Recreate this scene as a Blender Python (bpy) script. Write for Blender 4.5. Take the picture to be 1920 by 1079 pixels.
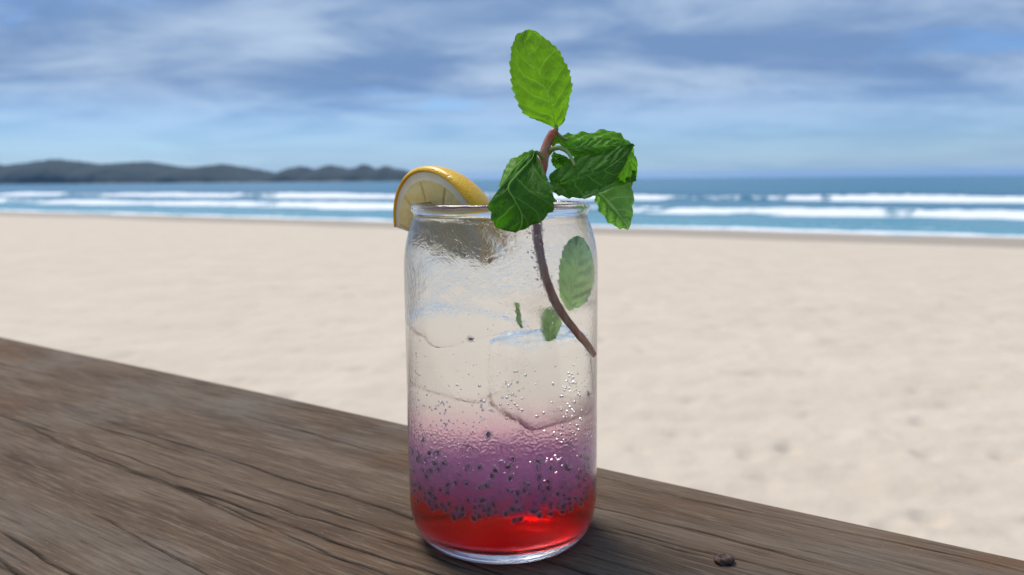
import bpy, bmesh, math, random
import numpy as np
from mathutils import Matrix, Vector

# ------------------------------------------------------------------ scene, camera, light
for o in list(bpy.data.objects):
    bpy.data.objects.remove(o)
scene = bpy.context.scene
COL = scene.collection
R = math.radians
F = 1560.0                                   # focal length in pixels of the 1920 wide frame
PITCH, ROLL = R(7.43), R(0.45)
CAM = Vector((0.0043, -0.327, 0.144))
cam_d = bpy.data.cameras.new('camera')
cam = bpy.data.objects.new('camera', cam_d); COL.objects.link(cam)
cam_d.sensor_width = 36; cam_d.lens = F / 1920 * 36
cam_d.clip_start = 0.01; cam_d.clip_end = 60000
cam_m = Matrix.Rotation(math.pi / 2 - PITCH, 4, 'X') @ Matrix.Rotation(-ROLL, 4, 'Z')
cam.matrix_world = Matrix.Translation(CAM) @ cam_m
cam_d.dof.use_dof = True
cam_d.dof.focus_distance = 0.300
cam_d.dof.aperture_fstop = 13.0
scene.camera = cam

SUN_EL, SUN_AZ = R(57), R(-34)               # azimuth from +Y (seaward), negative to the left
sun_dir = Vector((math.sin(SUN_AZ) * math.cos(SUN_EL), math.cos(SUN_AZ) * math.cos(SUN_EL), math.sin(SUN_EL)))
sl = bpy.data.lights.new('sun', 'SUN'); sl.energy = 2.8; sl.angle = R(28); sl.color = (1.0, 0.95, 0.88)
sun = bpy.data.objects.new('sun', sl); COL.objects.link(sun)
sun.rotation_euler = sun_dir.to_track_quat('Z', 'Y').to_euler()

scene.view_settings.view_transform = 'Standard'
scene.view_settings.look = 'None'
scene.view_settings.gamma = 1.0
scene.view_settings.exposure = 0.42
scene.view_settings.use_curve_mapping = False
scene.render.engine = 'CYCLES'
cy = scene.cycles
cy.use_denoising = True
cy.max_bounces = 24; cy.transmission_bounces = 24; cy.transparent_max_bounces = 32
cy.glossy_bounces = 12; cy.diffuse_bounces = 4; cy.volume_bounces = 4
cy.caustics_refractive = True; cy.caustics_reflective = False
cy.blur_glossy = 0.6; cy.sample_clamp_indirect = 25.0

def N(nt, typ, **kw):
    n = nt.nodes.new(typ)
    for k, v in kw.items():
        if k.startswith('i_'):
            n.inputs[k[2:].replace('_', ' ')].default_value = v
        else:
            setattr(n, k, v)
    return n

def ramp(nt, stops, interp='LINEAR'):
    r = nt.nodes.new('ShaderNodeValToRGB'); cr = r.color_ramp; cr.interpolation = interp
    while len(cr.elements) < len(stops): cr.elements.new(0.5)
    for e, (p, c) in zip(cr.elements, stops):
        e.position = p
        e.color = (c, c, c, 1) if isinstance(c, (int, float)) else (*c, 1)
    return r

def mixc(nt, fac, a, b, blend='MIX'):
    m = nt.nodes.new('ShaderNodeMix'); m.data_type = 'RGBA'; m.blend_type = blend
    for sock, v in ((m.inputs[0], fac), (m.inputs[6], a), (m.inputs[7], b)):
        if isinstance(v, bpy.types.NodeSocket): nt.links.new(v, sock)
        elif isinstance(v, (int, float)): sock.default_value = v
        else: sock.default_value = (*v, 1)
    return m.outputs[2]

def math_(nt, op, a, b=None, c=None, clamp=False):
    m = nt.nodes.new('ShaderNodeMath'); m.operation = op; m.use_clamp = clamp
    for i, v in enumerate((a, b, c)):
        if v is None: continue
        if isinstance(v, bpy.types.NodeSocket): nt.links.new(v, m.inputs[i])
        else: m.inputs[i].default_value = v
    return m.outputs[0]

def mapr(nt, v, a, b, c=0.0, d=1.0, smooth=True):
    m = nt.nodes.new('ShaderNodeMapRange'); m.interpolation_type = 'SMOOTHSTEP' if smooth else 'LINEAR'
    nt.links.new(v, m.inputs[0])
    for i, x in zip((1, 2, 3, 4), (a, b, c, d)): m.inputs[i].default_value = x
    return m.outputs[0]

# ---- world: Nishita sky behind drifting layers of cloud
w = bpy.data.worlds.new('World'); scene.world = w; w.use_nodes = True
nt = w.node_tree; nt.nodes.clear()
out = N(nt, 'ShaderNodeOutputWorld'); bg = N(nt, 'ShaderNodeBackground'); bg.inputs[1].default_value = 0.1
nt.links.new(bg.outputs[0], out.inputs[0])
sky = N(nt, 'ShaderNodeTexSky', sky_type='NISHITA', sun_disc=False)
sky.sun_elevation = SUN_EL; sky.sun_rotation = SUN_AZ
sky.air_density = 1.0; sky.dust_density = 0.1; sky.ozone_density = 3.0
tc = N(nt, 'ShaderNodeTexCoord')
sep = N(nt, 'ShaderNodeSeparateXYZ'); nt.links.new(tc.outputs['Generated'], sep.inputs[0])
zz = math_(nt, 'ADD', math_(nt, 'MAXIMUM', sep.outputs[2], 0.0), 0.16)
px_ = math_(nt, 'DIVIDE', sep.outputs[0], zz); py_ = math_(nt, 'DIVIDE', sep.outputs[1], zz)
comb = N(nt, 'ShaderNodeCombineXYZ'); nt.links.new(px_, comb.inputs[0]); nt.links.new(py_, comb.inputs[1])
mp1 = N(nt, 'ShaderNodeMapping'); mp1.inputs['Scale'].default_value = (0.7, 1.0, 1); mp1.inputs['Location'].default_value = (3.7, 1.3, 0)
mp1.inputs['Rotation'].default_value = (0, 0, R(7))
nt.links.new(comb.outputs[0], mp1.inputs[0])
n1 = N(nt, 'ShaderNodeTexNoise', i_Scale=1.05, i_Detail=8.0, i_Roughness=0.56, i_Distortion=0.5); nt.links.new(mp1.outputs[0], n1.inputs['Vector'])
mp2 = N(nt, 'ShaderNodeMapping'); mp2.inputs['Scale'].default_value = (0.7, 1.0, 1); mp2.inputs['Location'].default_value = (11.0, 4.0, 2)
nt.links.new(comb.outputs[0], mp2.inputs[0])
n2 = N(nt, 'ShaderNodeTexNoise', i_Scale=1.75, i_Detail=9.0, i_Roughness=0.54, i_Distortion=0.3); nt.links.new(mp2.outputs[0], n2.inputs['Vector'])
cover = mapr(nt, n1.outputs[0], 0.30, 0.44)                        # how much cloud hides the blue
elev_cov = mapr(nt, sep.outputs[2], 0.035, 0.12)                   # the low band seen edge-on beyond the cloud deck is clear
cover = math_(nt, 'MULTIPLY', cover, math_(nt, 'MULTIPLY_ADD', elev_cov, 0.75, 0.25), clamp=True)
shade = mapr(nt, n2.outputs[0], 0.33, 0.68)
cloud = mixc(nt, shade, (1.35, 2.25, 4.0), (3.6, 4.6, 6.0))
skyc = mixc(nt, 1.0, sky.outputs[0], (0.44, 0.59, 0.84), 'MULTIPLY')
final = mixc(nt, cover, skyc, cloud)
nt.links.new(final, bg.inputs[0])

# ------------------------------------------------------------------ helpers
def at(px, py, Y):
    """the point on the plane y = Y that the photo shows at this pixel of the 1920x1079 frame"""
    d = cam_m.to_3x3() @ Vector(((px - 960) / F, -(py - 539.5) / F, -1))
    return CAM + d * ((Y - CAM.y) / d.y)

def on_plane(px, py, z):
    d = cam_m.to_3x3() @ Vector(((px - 960) / F, -(py - 539.5) / F, -1))
    return CAM + d * ((z - CAM.z) / d.z)

_perm = np.random.RandomState(7).permutation(4096)
def perlin(x, y, seed=0):
    x = np.asarray(x, float); y = np.asarray(y, float)
    xi = np.floor(x).astype(np.int64); yi = np.floor(y).astype(np.int64)
    xf = x - xi; yf = y - yi
    u = xf * xf * xf * (xf * (xf * 6 - 15) + 10); v = yf * yf * yf * (yf * (yf * 6 - 15) + 10)
    def g(ix, iy, fx, fy):
        h = _perm[(_perm[(ix + seed * 131) & 4095] + iy) & 4095] * (2 * math.pi / 4096)
        return np.cos(h) * fx + np.sin(h) * fy
    a = g(xi, yi, xf, yf); b = g(xi + 1, yi, xf - 1, yf)
    c = g(xi, yi + 1, xf, yf - 1); d = g(xi + 1, yi + 1, xf - 1, yf - 1)
    return ((a + (b - a) * u) * (1 - v) + (c + (d - c) * u) * v) * 1.5

def fbm(x, y, oct=4, seed=0, rough=0.5):
    s = 0; a = 1.0; t = 0
    for k in range(oct):
        s = s + a * perlin(x * 2 ** k + 17.3 * k, y * 2 ** k - 9.1 * k, seed + k); t += a; a *= rough
    return s / t

def sstep(a, b, x):
    t = np.clip((x - a) / (b - a), 0, 1); return t * t * (3 - 2 * t)

def mesh_np(name, V, Fq, smooth=True):
    me = bpy.data.meshes.new(name)
    V = np.asarray(V, np.float32)
    if isinstance(Fq, np.ndarray):
        nf = len(Fq)
        me.vertices.add(len(V)); me.vertices.foreach_set('co', V.ravel())
        me.loops.add(nf * 4); me.loops.foreach_set('vertex_index', Fq.astype(np.int32).ravel())
        me.polygons.add(nf); me.polygons.foreach_set('loop_start', np.arange(nf, dtype=np.int32) * 4)
        me.update(calc_edges=True); me.validate()
    else:
        me.from_pydata([tuple(v) for v in V.tolist()], [], Fq)
    me.polygons.foreach_set('use_smooth', [bool(smooth)] * len(me.polygons))
    me.update(); return me

def grid_faces(nu, nv):
    i = np.arange(nu - 1)[:, None] * nv + np.arange(nv - 1)[None, :]
    return np.stack([i, i + nv, i + nv + 1, i + 1], -1).reshape(-1, 4)

def attr(me, name, vals):
    a = me.attributes.new(name, 'FLOAT', 'POINT'); a.data.foreach_set('value', np.asarray(vals, np.float32).ravel())

def obj(name, me, mat=None, parent=None):
    o = bpy.data.objects.new(name, me); COL.objects.link(o)
    if mat is not None and me is not None and not me.materials: me.materials.append(mat)
    if parent: o.parent = parent
    return o

def tag(o, label, cat, group=None):
    o['label'] = label; o['category'] = cat
    if group: o['group'] = group
    return o

def struct(o, kind='structure'):
    o['kind'] = kind; return o

def lathe(profile, seg=128, closed=True):
    P = np.array(profile); n = len(P)
    th = np.arange(seg) * 2 * math.pi / seg
    V = np.stack([P[:, 0][None] * np.cos(th)[:, None], P[:, 0][None] * np.sin(th)[:, None], np.repeat(P[:, 1][None], seg, 0)], -1).reshape(-1, 3)
    Fq = []
    for i in range(seg):
        j = (i + 1) % seg
        for k in range(n - 1 + (1 if closed else 0)):
            k2 = (k + 1) % n
            Fq.append((i * n + k, j * n + k, j * n + k2, i * n + k2))
    me = mesh_np('lathe', V, Fq)
    bm = bmesh.new(); bm.from_mesh(me)
    bmesh.ops.remove_doubles(bm, verts=bm.verts, dist=1e-6)
    bmesh.ops.recalc_face_normals(bm, faces=bm.faces)
    for f in bm.faces: f.smooth = True
    bm.to_mesh(me); bm.free(); return me

def catmull(P, n):
    P = np.array(P, float); k = len(P)
    t = np.linspace(0, k - 1, n); i = np.clip(np.floor(t).astype(int), 0, k - 2); f = (t - i)[:, None]
    g = lambda j: P[np.clip(j, 0, k - 1)]
    p0, p1, p2, p3 = g(i - 1), g(i), g(i + 1), g(i + 2)
    return 0.5 * (2 * p1 + (p2 - p0) * f + (2 * p0 - 5 * p1 + 4 * p2 - p3) * f ** 2 + (3 * p1 - p0 - 3 * p2 + p3) * f ** 3)

def tube(pts, radii, seg=12, wob=0.0, seed=1):
    P = np.array(pts); n = len(P); rs = np.interp(np.linspace(0, 1, n), np.linspace(0, 1, len(radii)), radii)
    T = np.gradient(P, axis=0); T /= np.linalg.norm(T, axis=1)[:, None]
    ref = np.array([0.3, 1.0, 0.1]); V = []
    for i in range(n):
        a = np.cross(T[i], ref); a /= np.linalg.norm(a); b = np.cross(T[i], a)
        for k in range(seg):
            th = 2 * math.pi * k / seg
            sq = 1 + 0.10 * math.cos(4 * th)          # mint stems are squarish
            r = rs[i] * sq * (1 + wob * float(perlin(i * 0.23, k * 0.7, seed)))
            V.append(P[i] + r * (math.cos(th) * a + math.sin(th) * b))
    Fq = [(i * seg + k, i * seg + (k + 1) % seg, (i + 1) * seg + (k + 1) % seg, (i + 1) * seg + k) for i in range(n - 1) for k in range(seg)]
    Fq += [tuple(range(seg)), tuple((n - 1) * seg + k for k in reversed(range(seg)))]
    me = mesh_np('tube', np.array(V), Fq)
    bm = bmesh.new(); bm.from_mesh(me); bmesh.ops.recalc_face_normals(bm, faces=bm.faces); bm.to_mesh(me); bm.free()
    return me

def new_mat(name):
    m = bpy.data.materials.new(name); m.use_nodes = True
    m.node_tree.nodes.clear()
    o = m.node_tree.nodes.new('ShaderNodeOutputMaterial')
    return m, m.node_tree, o

def principled(nt, o, **kw):
    p = nt.nodes.new('ShaderNodeBsdfPrincipled'); nt.links.new(p.outputs[0], o.inputs[0])
    for k, v in kw.items():
        p.inputs[k.replace('_', ' ')].default_value = (*v, 1) if isinstance(v, tuple) and len(v) == 3 else v
    return p

def bump(nt, h, strength, dist, target):
    b = nt.nodes.new('ShaderNodeBump'); b.inputs['Strength'].default_value = strength; b.inputs['Distance'].default_value = dist
    nt.links.new(h, b.inputs['Height']); nt.links.new(b.outputs[0], target); return b

def attr_node(nt, name):
    a = nt.nodes.new('ShaderNodeAttribute'); a.attribute_name = name; return a.outputs['Fac']

def noise(nt, vec, scale, detail=4, rough=0.55, dist=0.0):
    n = N(nt, 'ShaderNodeTexNoise', i_Scale=scale, i_Detail=float(detail), i_Roughness=rough, i_Distortion=dist)
    if vec is not None: nt.links.new(vec, n.inputs['Vector'])
    return n.outputs[0]

def mapping(nt, vec, scale=(1, 1, 1), loc=(0, 0, 0)):
    m = N(nt, 'ShaderNodeMapping'); m.inputs['Scale'].default_value = scale; m.inputs['Location'].default_value = loc
    nt.links.new(vec, m.inputs[0]); return m.outputs[0]

# ------------------------------------------------------------------ beach, sea, headland
SEA = -2.30
SN = np.array([0.53, 0.848])                 # seaward normal of the shoreline
S0 = 37.9                                    # shoreline offset along it
def sand_base(x, y):
    s = SN[0] * x + SN[1] * y
    z = np.where(s < 0, -1.0 + 0.004 * s, -1.0 - 1.3 * (s / S0))
    z = np.where(s > S0, SEA - 0.035 * (s - S0), z)
    return z, s

m_sand, nt, o = new_mat('sand')
p = principled(nt, o, Roughness=0.95, Specular_IOR_Level=0.15)
geo = N(nt, 'ShaderNodeNewGeometry')
wet = attr_node(nt, 'wet')
c1 = ramp(nt, [(0.3, (0.55, 0.46, 0.36)), (0.7, (0.60, 0.51, 0.41))]); nt.links.new(noise(nt, geo.outputs['Position'], 1.3, 6), c1.inputs[0])
c2 = mixc(nt, mapr(nt, noise(nt, geo.outputs['Position'], 60, 3), 0.58, 0.72, 0, 0.22), c1.outputs[0], (0.33, 0.27, 0.22))
c3 = mixc(nt, wet, c2, (0.36, 0.305, 0.245))
nt.links.new(c3, p.inputs['Base Color'])
nt.links.new(math_(nt, 'MULTIPLY_ADD', wet, -0.15, 0.95), p.inputs['Roughness'])
bump(nt, noise(nt, geo.outputs['Position'], 14, 6, 0.6), 0.5, 0.02, p.inputs['Normal'])

az = np.linspace(R(-95), R(95), 640)
rr = np.concatenate([[0.05], 1.2 * np.exp(np.linspace(0, math.log(160 / 1.2), 560))])
RR, AZ = np.meshgrid(rr, az, indexing='ij')
X = RR * np.sin(AZ); Y = RR * np.cos(AZ) - 1.0
Z, S = sand_base(X, Y)
dry = 1 - sstep(S0 - 9, S0 - 3, S)
dimple = 1 - np.abs(fbm(X * 1.5, Y * 1.5, 3, 3)) * 2.0
hump = fbm(X * 0.7, Y * 0.7, 3, 11) * 0.020 + fbm(X * 2.6, Y * 2.6, 3, 5) * 0.028 - 0.030 * sstep(0.30, 0.62, fbm(X * 3.4 + 7, Y * 3.4, 2, 19)) + dimple * 0.010 + fbm(X * 9, Y * 9, 2, 23) * 0.008
Z = Z + hump * (0.15 + 0.85 * dry) * np.clip(RR / 2, 0, 1)
edge = fbm(X * 0.10, Y * 0.10, 3, 31) * 2.4
wetv = sstep(S0 - 11.0, S0 - 9.0, S + edge * 0.8)
me = mesh_np('beach_sand', np.stack([X, Y, Z], -1).reshape(-1, 3), grid_faces(*X.shape)); me.flip_normals()
attr(me, 'wet', wetv)
struct(obj('beach_sand', me, m_sand))
m_back = m_sand
# the rest of the beach, behind the camera
xb = np.linspace(-160, 160, 60); yb = np.linspace(-160, -0.9, 40)
XB, YB = np.meshgrid(xb, yb, indexing='ij'); ZB, SB = sand_base(XB, YB)
me = mesh_np('beach_sand', np.stack([XB, YB, ZB - 0.02], -1).reshape(-1, 3), grid_faces(*XB.shape))
attr(me, 'wet', np.zeros(XB.size)); struct(obj('beach_sand', me, m_sand))

m_sea, nt, o = new_mat('sea_water')
p = principled(nt, o, Roughness=0.22, IOR=1.33)
geo = N(nt, 'ShaderNodeNewGeometry')
foam = attr_node(nt, 'foam'); shal = attr_node(nt, 'shallow')
pm = mapping(nt, geo.outputs['Position'], (1, 1, 1))
fn = noise(nt, pm, 1.1, 7, 0.62)
ff = mapr(nt, math_(nt, 'ADD', foam, math_(nt, 'MULTIPLY_ADD', fn, 0.9, -0.45)), 0.42, 0.62)
deep = mixc(nt, shal, (0.014, 0.135, 0.22), (0.10, 0.30, 0.36))
nt.links.new(mixc(nt, ff, deep, (0.80, 0.82, 0.84)), p.inputs['Base Color'])
nt.links.new(math_(nt, 'MULTIPLY_ADD', ff, 0.6, 0.25), p.inputs['Roughness'])
bump(nt, math_(nt, 'ADD', noise(nt, pm, 1.6, 5, 0.6), noise(nt, mapping(nt, geo.outputs['Position'], (0.12, 0.3, 0.2)), 1.0, 4)), 0.7, 0.25, p.inputs['Normal'])

az = np.linspace(R(-88), R(88), 620)
rr = np.concatenate([20 * np.exp(np.linspace(0, math.log(220 / 20), 620)), np.exp(np.linspace(math.log(225), math.log(14000), 60))])
RR, AZ = np.meshgrid(rr, az, indexing='ij')
X = RR * np.sin(AZ); Y = RR * np.cos(AZ)
S = SN[0] * X + SN[1] * Y - S0; T = SN[1] * X - SN[0] * Y
fade = 1 - sstep(150, 400, RR)
Z = SEA + fade * 0.05 * fbm(X * 0.22, Y * 0.22, 3, 4)
foamv = np.zeros_like(X)
for k, (sk, amp, wd, fo) in enumerate([(20.0, 0.45, 2.7, 1.06), (54.0, 0.65, 3.7, 1.02), (88.0, 0.25, 3.0, 0.15)]):
    d = S - sk - 3.2 * fbm(T * 0.035, T * 0 + k * 7.7, 3, 50 + k)
    wd = wd * np.clip(0.85 + 0.9 * fbm(T * 0.09, T * 0 + 5.5 * k, 3, 140 + k), 0.35, 1.6)
    ampk = amp * (0.72 + 0.55 * fbm(T * 0.045, T * 0 + 3.1 + k, 2, 70 + k))
    prof = np.where(d < 0, np.exp(-(d / (wd * 0.45)) ** 2), np.exp(-(d / (wd * 1.5)) ** 2))
    lump = 1 + 0.35 * fbm(X * 0.9, Y * 0.9, 3, 90 + k)
    Z = Z + fade * np.maximum(ampk, 0.03) * prof * lump
    brk = sstep(-0.05, 0.35, fbm(T * 0.05, T * 0 + 1.7 * k, 3, 120 + k) + 0.3 * fbm(T * 0.3, S * 0.3, 2, 131 + k) + (fo - 0.72))
    f1 = np.exp(-((d + wd * 0.7) / (wd * 1.1)) ** 2) * fo * brk                      # tumbling front
    f2 = np.where(d < 0, np.exp(-np.abs(d) / (wd * 3.2)), 0) * 0.52 * fo             # foam left ahead of it
    foamv = np.maximum(foamv, np.maximum(f1, f2))
wash = np.exp(-((S - 1.0 + 1.5 * fbm(T * 0.12, T * 0, 3, 160)) / 1.3) ** 2) * 0.85
wash2 = np.where((S > -2) & (S < 9), 0.30 + 0.25 * fbm(T * 0.10, S * 0.5, 3, 171), 0.0)
foamv = np.maximum(foamv, np.maximum(wash, wash2))
me = mesh_np('sea', np.stack([X, Y, Z], -1).reshape(-1, 3), grid_faces(*X.shape)); me.flip_normals()
attr(me, 'foam', foamv); attr(me, 'shallow', np.clip(1 - S / 55, 0, 1) ** 1.3)
struct(obj('sea', me, m_sea))

# headland far across the water
m_hill, nt, o = new_mat('forested_hill')
p = principled(nt, o, Roughness=0.95)
geo = N(nt, 'ShaderNodeNewGeometry')
cr = ramp(nt, [(0.35, (0.007, 0.020, 0.022)), (0.65, (0.014, 0.032, 0.030))]); nt.links.new(noise(nt, geo.outputs['Position'], 0.08, 6), cr.inputs[0])
sp = N(nt, 'ShaderNodeSeparateXYZ'); nt.links.new(geo.outputs['Position'], sp.inputs[0])
rock = mapr(nt, math_(nt, 'ADD', sp.outputs[2], math_(nt, 'MULTIPLY', noise(nt, geo.outputs['Position'], 0.03, 4), -8.0)), -6.0, -3.5, 1, 0)
nt.links.new(mixc(nt, rock, cr.outputs[0], (0.24, 0.18, 0.14)), p.inputs['Base Color'])
HY = 1500.0
prof = [(-420, 346), (-340, 330), (-240, 316), (-150, 322), (-60, 306), (20, 311), (110, 300), (190, 309), (270, 304), (350, 315), (420, 309), (480, 318), (520, 327), (533, 325), (552, 316), (566, 313), (580, 316), (592, 322), (604, 316), (620, 310.5), (636, 314), (655, 318), (670, 315), (684, 309), (696, 315), (706, 318), (716, 315), (726, 311.5), (737, 316.5), (748, 318), (762, 320), (772, 326), (778, 334), (784, 343)]
PX = np.array([at(a, b, HY) for a, b in prof])
xs = np.linspace(PX[0, 0], PX[-1, 0], 700); hz = np.interp(xs, PX[:, 0], PX[:, 2])
vs = np.linspace(-1, 1, 60)
XX, VV = np.meshgrid(xs, vs, indexing='ij'); HH = np.repeat(hz[:, None], 60, 1)
cross = np.clip(1 - VV ** 2, 0, 1) ** 0.6
YY = HY + VV * 130 + 25 * fbm(XX * 0.01, VV * 1.5, 3, 8)
ZZ = SEA - 1 + (HH - SEA + 1) * cross * (1 + 0.03 * fbm(XX * 0.02, YY * 0.02, 3, 9)) + cross * 3.2 * fbm(XX * 0.10, YY * 0.10, 3, 12)
me = mesh_np('headland', np.stack([XX, YY, ZZ], -1).reshape(-1, 3), grid_faces(*XX.shape)); me.flip_normals()
struct(obj('headland', me, m_hill))

# ------------------------------------------------------------------ weathered plank
m_wood, nt, o = new_mat('weathered_wood')
p = principled(nt, o, Roughness=0.85, Specular_IOR_Level=0.12)
tc = N(nt, 'ShaderNodeTexCoord'); ob = tc.outputs['Object']
crack = attr_node(nt, 'crack'); rel = attr_node(nt, 'relief')
warp = N(nt, 'ShaderNodeVectorMath', operation='MULTIPLY_ADD')
wn = N(nt, 'ShaderNodeTexNoise', i_Scale=3.0, i_Detail=3.0); nt.links.new(mapping(nt, ob, (0.6, 2, 1)), wn.inputs['Vector'])
nt.links.new(wn.outputs['Color'], warp.inputs[0]); warp.inputs[1].default_value = (0.008, 0.008, 0.008); nt.links.new(ob, warp.inputs[2])
g1 = noise(nt, mapping(nt, warp.outputs[0], (6.0, 45, 40)), 1.0, 7, 0.66)             # broad grain
g2 = noise(nt, mapping(nt, warp.outputs[0], (34, 620, 300)), 1.0, 5, 0.7)              # fibres
g3 = noise(nt, mapping(nt, ob, (5, 14, 10)), 1.0, 5, 0.55, 0.6)                         # brown patches
g4 = noise(nt, mapping(nt, ob, (7, 12, 10), (5, 3, 1)), 1.0, 5, 0.6, 0.3)               # silvered patches
g5 = noise(nt, ob, 420, 3, 0.7)                                                         # grit
fine = noise(nt, mapping(nt, warp.outputs[0], (7, 240, 100), (2, 9, 4)), 1.0, 4, 0.7)   # hairline checks
base = ramp(nt, [(0.30, (0.070, 0.044, 0.028)), (0.50, (0.122, 0.080, 0.051)), (0.68, (0.165, 0.113, 0.076))]); nt.links.new(g1, base.inputs[0])
c = mixc(nt, mapr(nt, g3, 0.50, 0.70, 0, 0.6), base.outputs[0], (0.150, 0.070, 0.034))
c = mixc(nt, mapr(nt, g4, 0.46, 0.66, 0, 0.65), c, (0.165, 0.138, 0.112))
c = mixc(nt, mapr(nt, g2, 0.51, 0.64, 0, 0.55), c, (0.22, 0.170, 0.125))
c = mixc(nt, mapr(nt, g2, 0.47, 0.34, 0, 0.70), c, (0.050, 0.036, 0.027))
c = mixc(nt, mapr(nt, fine, 0.31, 0.25, 0, 0.85), c, (0.030, 0.021, 0.015))
c = mixc(nt, mapr(nt, g5, 0.66, 0.74, 0, 0.5), c, (0.30, 0.25, 0.20))
c = mixc(nt, math_(nt, 'MULTIPLY', rel, 0.25), c, (0.055, 0.042, 0.033))
c = mixc(nt, crack, c, (0.014, 0.010, 0.008))
nt.links.new(c, p.inputs['Base Color'])
bump(nt, math_(nt, 'ADD', math_(nt, 'ADD', g2, math_(nt, 'MULTIPLY', fine, 0.7)), math_(nt, 'MULTIPLY', g1, 0.5)), 0.7, 0.0013, p.inputs['Normal'])

E0 = on_plane(532, 737, 0.0); E1 = on_plane(1388, 918, 0.0)
edir = Vector((E1.x - E0.x, E1.y - E0.y, 0)).normalized()
pang = math.atan2(edir.y, edir.x)
table = bpy.data.objects.new('wooden_table', None); COL.objects.link(table)
tag(table, 'weathered brown plank table top standing above the sand under the glass', 'table')
mid = Vector(((E0.x + E1.x) / 2, (E0.y + E1.y) / 2, 0))
table.location = mid; table.rotation_euler = (0, 0, pang)      # local +x along the far edge, -y toward the camera
PW, PT = 0.36, 0.045
xa = np.unique(np.concatenate([np.linspace(-1.5, -0.6, 40), np.linspace(-0.6, 0.55, 380), np.linspace(0.55, 1.3, 40)]))
ya = np.concatenate([np.linspace(-PW, -0.004, 820)])
XA, YA = np.meshgrid(xa, ya, indexing='ij')
wander = 0.005 * fbm(XA * 2.2, YA * 3, 3, 201)
yw = YA + wander
ZA = 0.00022 * fbm(XA * 3.0, yw * 70, 3, 203) + 0.00022 * fbm(XA * 9, yw * 300, 2, 207) + 0.0012 * fbm(XA * 2, YA * 6, 2, 209)
relief = np.clip(-fbm(XA * 3.0, yw * 70, 3, 203) * 1.8, 0, 1)
rng = random.Random(5)
crackv = np.zeros_like(XA); depth = np.zeros_like(XA)
for k in range(75):
    y0 = rng.uniform(-PW + 0.01, -0.012); x0 = rng.uniform(-0.75, 0.65); ln = rng.uniform(0.02, 0.16) if k % 4 else rng.uniform(0.2, 0.5)
    wd = rng.uniform(0.00035, 0.0006) if k % 4 else rng.uniform(0.0005, 0.0008); tilt = rng.uniform(-0.05, 0.03)
    j0, j1 = np.searchsorted(ya, y0 - 0.055), np.searchsorted(ya, y0 + 0.055)
    xk = xa; yc = y0 + tilt * (xk - x0) + 0.0035 * perlin(xk * 9 + k, xk * 0 + k, 300 + k) + 0.0010 * perlin(xk * 45 + k, xk * 0 + k, 301 + k)
    along = np.clip(1 - ((xk - x0) / ln) ** 2, 0, 1) ** 0.5
    brk_ = np.clip(0.75 + 0.9 * perlin(xk * 30, xk * 0 + k, 500 + k), 0.15, 1)
    am = along * brk_
    prof_ = np.exp(-((yw[:, j0:j1] - yc[:, None]) / (wd * (0.4 + 0.6 * am[:, None]))) ** 2) * np.minimum(1, am * 1.6)[:, None]
    crackv[:, j0:j1] = np.maximum(crackv[:, j0:j1], prof_); depth[:, j0:j1] = np.maximum(depth[:, j0:j1], prof_ * rng.uniform(0.0006, 0.0016))
ZA = ZA - depth
ZA -= 0.003 * np.exp((YA + 0.004) / 0.004)                     # worn far arris
under = 1 - sstep(0.0, 0.06, np.hypot(*(np.array([(mid.x + XA * math.cos(pang) - YA * math.sin(pang)), (mid.y + XA * math.sin(pang) + YA * math.cos(pang))]))))
ZA = np.where(np.hypot(mid.x + XA * math.cos(pang) - YA * math.sin(pang), mid.y + XA * math.sin(pang) + YA * math.cos(pang)) < 0.036, np.minimum(ZA, -0.0002), ZA)
nx_, ny_ = XA.shape
V = np.stack([XA, YA, ZA], -1).reshape(-1, 3); Fq = grid_faces(nx_, ny_).tolist()
# skirt: rounded far edge, sides and underside
def ring_idx():
    a = [i * ny_ + ny_ - 1 for i in range(nx_)]
    b = [(nx_ - 1) * ny_ + j for j in range(ny_ - 2, -1, -1)]
    c_ = [i * ny_ for i in range(nx_ - 2, -1, -1)]
    d_ = [j for j in range(1, ny_ - 1)]
    return a + b + c_ + d_
ring = ring_idx(); VL = V.tolist(); prev = ring
for dz, off in ((-0.0035, 0.003), (-0.010, 0.0045), (-PT + 0.004, 0.0045), (-PT, 0.001)):
    cur = []
    for idx in ring:
        x, y, z = VL[idx]
        ox = off if x > 1.29 else (-off if x < -1.49 else 0); oy = off if y > -0.005 else (-off if y < -PW + 0.001 else 0)
        n_ = 0.0012 * float(perlin(x * 6, y * 30 + dz * 200, 411))
        cur.append(len(VL)); VL.append([x + ox, y + oy + n_, z * (1 if dz > -0.02 else 0) + dz])
    L_ = len(ring)
    for k in range(L_): Fq.append([prev[k], cur[k], cur[(k + 1) % L_], prev[(k + 1) % L_]])
    prev = cur
Fq.append(prev[::-1])
me = mesh_np('plank', np.array(VL), Fq)
nv = len(VL); cv = np.zeros(nv); cv[:crackv.size] = crackv.ravel(); rv = np.zeros(nv); rv[:relief.size] = relief.ravel()
attr(me, 'crack', cv); attr(me, 'relief', rv)
bm = bmesh.new(); bm.from_mesh(me); bmesh.ops.recalc_face_normals(bm, faces=bm.faces); bm.to_mesh(me); bm.free()
plank = obj('plank', me, m_wood, table)
for x in (-1.1, 0.95):
    bm = bmesh.new(); bmesh.ops.create_cube(bm, size=1)
    for v in bm.verts: v.co = Vector((v.co.x * 0.09 + x, v.co.y * 0.09 - PW / 2, v.co.z * 1.25 - PT - 0.625))
    bmesh.ops.bevel(bm, geom=bm.edges[:], offset=0.006, segments=2, affect='EDGES')
    me = bpy.data.meshes.new('post'); bm.to_mesh(me); bm.free()
    attr(me, 'crack', np.zeros(len(me.vertices))); attr(me, 'relief', np.zeros(len(me.vertices)))
    obj('post', me, m_wood, table)

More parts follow.
